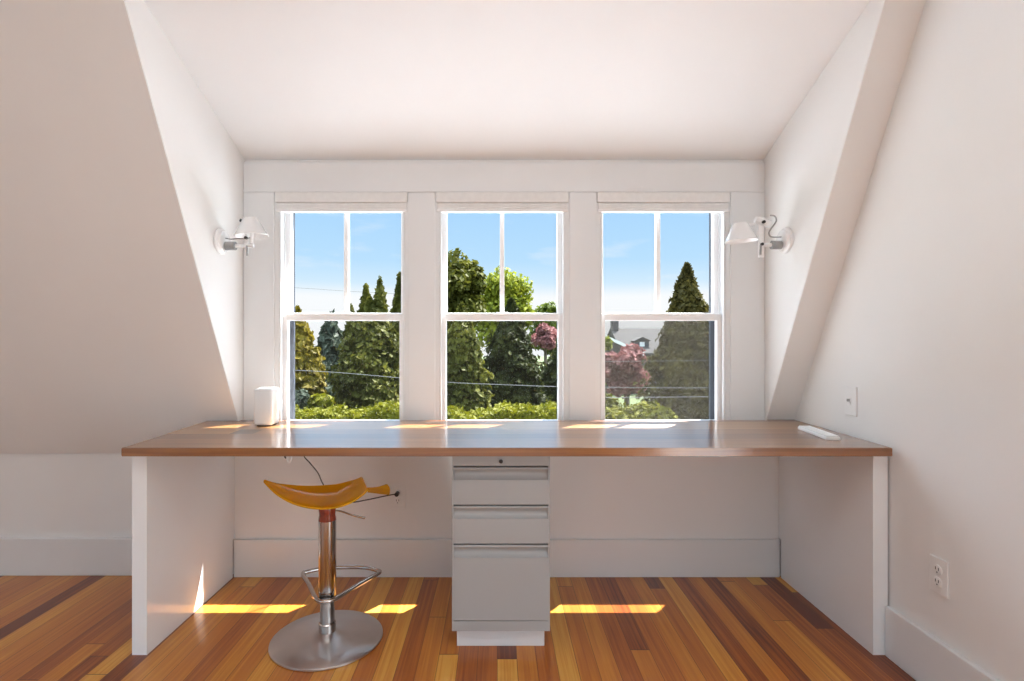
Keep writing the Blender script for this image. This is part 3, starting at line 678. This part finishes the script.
def shrub(px, ytop, Y, wpx, m, label, seed, n=3000, size=.14, flat=1.0):
    c = at(px, ytop, Y); r = wpx/2*Y/F; root = empty('shrub', (c.x, Y, ZG), label, 'shrub')
    rng = random.Random(seed); h = c.z-ZG
    L_ = [(Vector((c.x+rng.uniform(-.7, .7)*r, Y+rng.uniform(-.6, .6)*r, ZG+h*rng.uniform(.25, .75))), min(h*.28, r*.75)*rng.uniform(.8, 1.1)) for _ in range(16)]
    crown('foliage', blob_surf(L_), n, size, m, root, seed)
    MB().tube([(c.x, Y, ZG), (c.x, Y, ZG+h*.5)], .06, 8).build('stem', M['bark'], root)
shrub(322, 387, 21.0, 18, M['l_hedge'], 'yellow green shrub above the hedge in left window', 21)
shrub(296, 381, 21.4, 17, M['l_blue'], 'grey green rounded shrub at the left edge of left window', 22)
shrub(632, 401, 19.2, 76, M['l_hedge'], 'broad yellow green shrub at the lower left of right window', 23, n=7000)
shrub(606, 391, 23.0, 22, M['l_hedge'], 'small yellow green shrub below the pink tree', 24, n=1800)
# house beyond
HY = 48.0
hs = empty('house', tuple(at(640, 352, HY).xy)+(ZG,), 'grey shingled house with dormer and chimney seen through right window', 'house')
a = at(617, 328, HY); e0 = at(603, 353, HY-4.0); e1 = at(676, 353, HY-4.0); a1 = at(664, 328, HY)
m = MB(); m.prism([Vector((a.x-.6, HY, a.z)), Vector((a.x-.6, HY-4.6, e0.z)), Vector((a.x-.6, HY-4.6, e0.z-.2)), Vector((a.x-.6, HY, a.z-.2)), Vector((a.x-.6, HY+4.6, e0.z-.2)), Vector((a.x-.6, HY+4.6, e0.z))], (a1.x-a.x+1.2, 0, 0)); m.build('roof', M['roof'], hs)
m = MB(); m.prism([Vector((a.x, HY-4.2, ZG)), Vector((a.x, HY-4.2, e0.z-.1)), Vector((a.x, HY, a.z-.2)), Vector((a.x, HY+4.2, e0.z-.1)), Vector((a.x, HY+4.2, ZG))], (a1.x-a.x, 0, 0)); m.build('wall', M['siding'], hs)
q = at(614, 320, HY); MB().box(q.x-.28, q.x+.28, HY-.6, HY+.2, e0.z, q.z, .03).build('chimney', M['brick'], hs)
dq0, dq1 = at(635, 341, HY-3.4), at(649, 352, HY-3.4)
dm = MB().box(dq0.x, dq1.x, HY-3.4, HY-1.0, dq1.z-.4, dq0.z).build('dormer', M['siding'], hs)
MB().prism([Vector((dq0.x-.15, HY-3.6, dq0.z)), Vector(((dq0.x+dq1.x)/2, HY-3.6, dq0.z+.35)), Vector((dq1.x+.15, HY-3.6, dq0.z))], (0, 2.6, 0)).build('dormer_roof', M['roof'], dm)
cxm = (dq0.x+dq1.x)/2
for sx in (-.36, .36): MB().box(cxm+sx-.16, cxm+sx+.16, HY-3.46, HY-3.39, dq1.z-.1, dq0.z-.08).build('shutter', M['dark'], dm)
wn = MB().box(cxm-.20, cxm+.20, HY-3.46, HY-3.39, dq1.z-.05, dq0.z-.08).build('dormer_window', M['trim'], dm)
# nearer wing with a pale rake board
k0, k1 = at(604, 335, HY-7), at(641, 352, HY-7)
MB().prism([Vector((k0.x-1.0, HY-7, k0.z)), Vector((k0.x, HY-7, k0.z)), Vector((k1.x, HY-7, k1.z)), Vector((k1.x, HY-7, ZG)), Vector((k0.x-1.0, HY-7, ZG))], (0, 2.5, 0)).build('wing', M['roof'], hs)
MB().prism([Vector((k0.x, HY-7.1, k0.z+.05)), Vector((k1.x+.2, HY-7.1, k1.z-.05)), Vector((k1.x+.2, HY-7.1, k1.z-.28)), Vector((k0.x, HY-7.1, k0.z-.18))], (0, .12, 0)).build('rake_board', M['trim'], hs)['label'] = 'pale rake board'
# wires
def wire(pts, Y, label, r=.007):
    P = [at(x, y, Y) for x, y in pts]
    o = MB().tube(crom(P, 5, False), r, 6).build('utility_wire', M['wire'])
    tag(o, label, 'wire', 'utility wires outside')
wire([(200, 366), (290, 370), (345, 373), (447, 382), (500, 384.5), (557, 386.5), (640, 387.6), (720, 387.8), (800, 387)], 14, 'upper pale wire crossing below the tree tops in all windows')
wire([(560, 398), (650, 397.2), (720, 396.5), (800, 395)], 14, 'lower pale wire crossing right window near the hedge', .008)
wire([(560, 362), (650, 361), (720, 360), (800, 358)], 16, 'thin wire crossing right window at mid height', .006)
wire([(200, 283), (300, 288), (345, 291), (420, 295), (500, 298)], 60, 'thin wire crossing the sky in left window', .016)
for o in list(C.objects):
    if o.type == 'MESH' and o.data.name == 't': pass
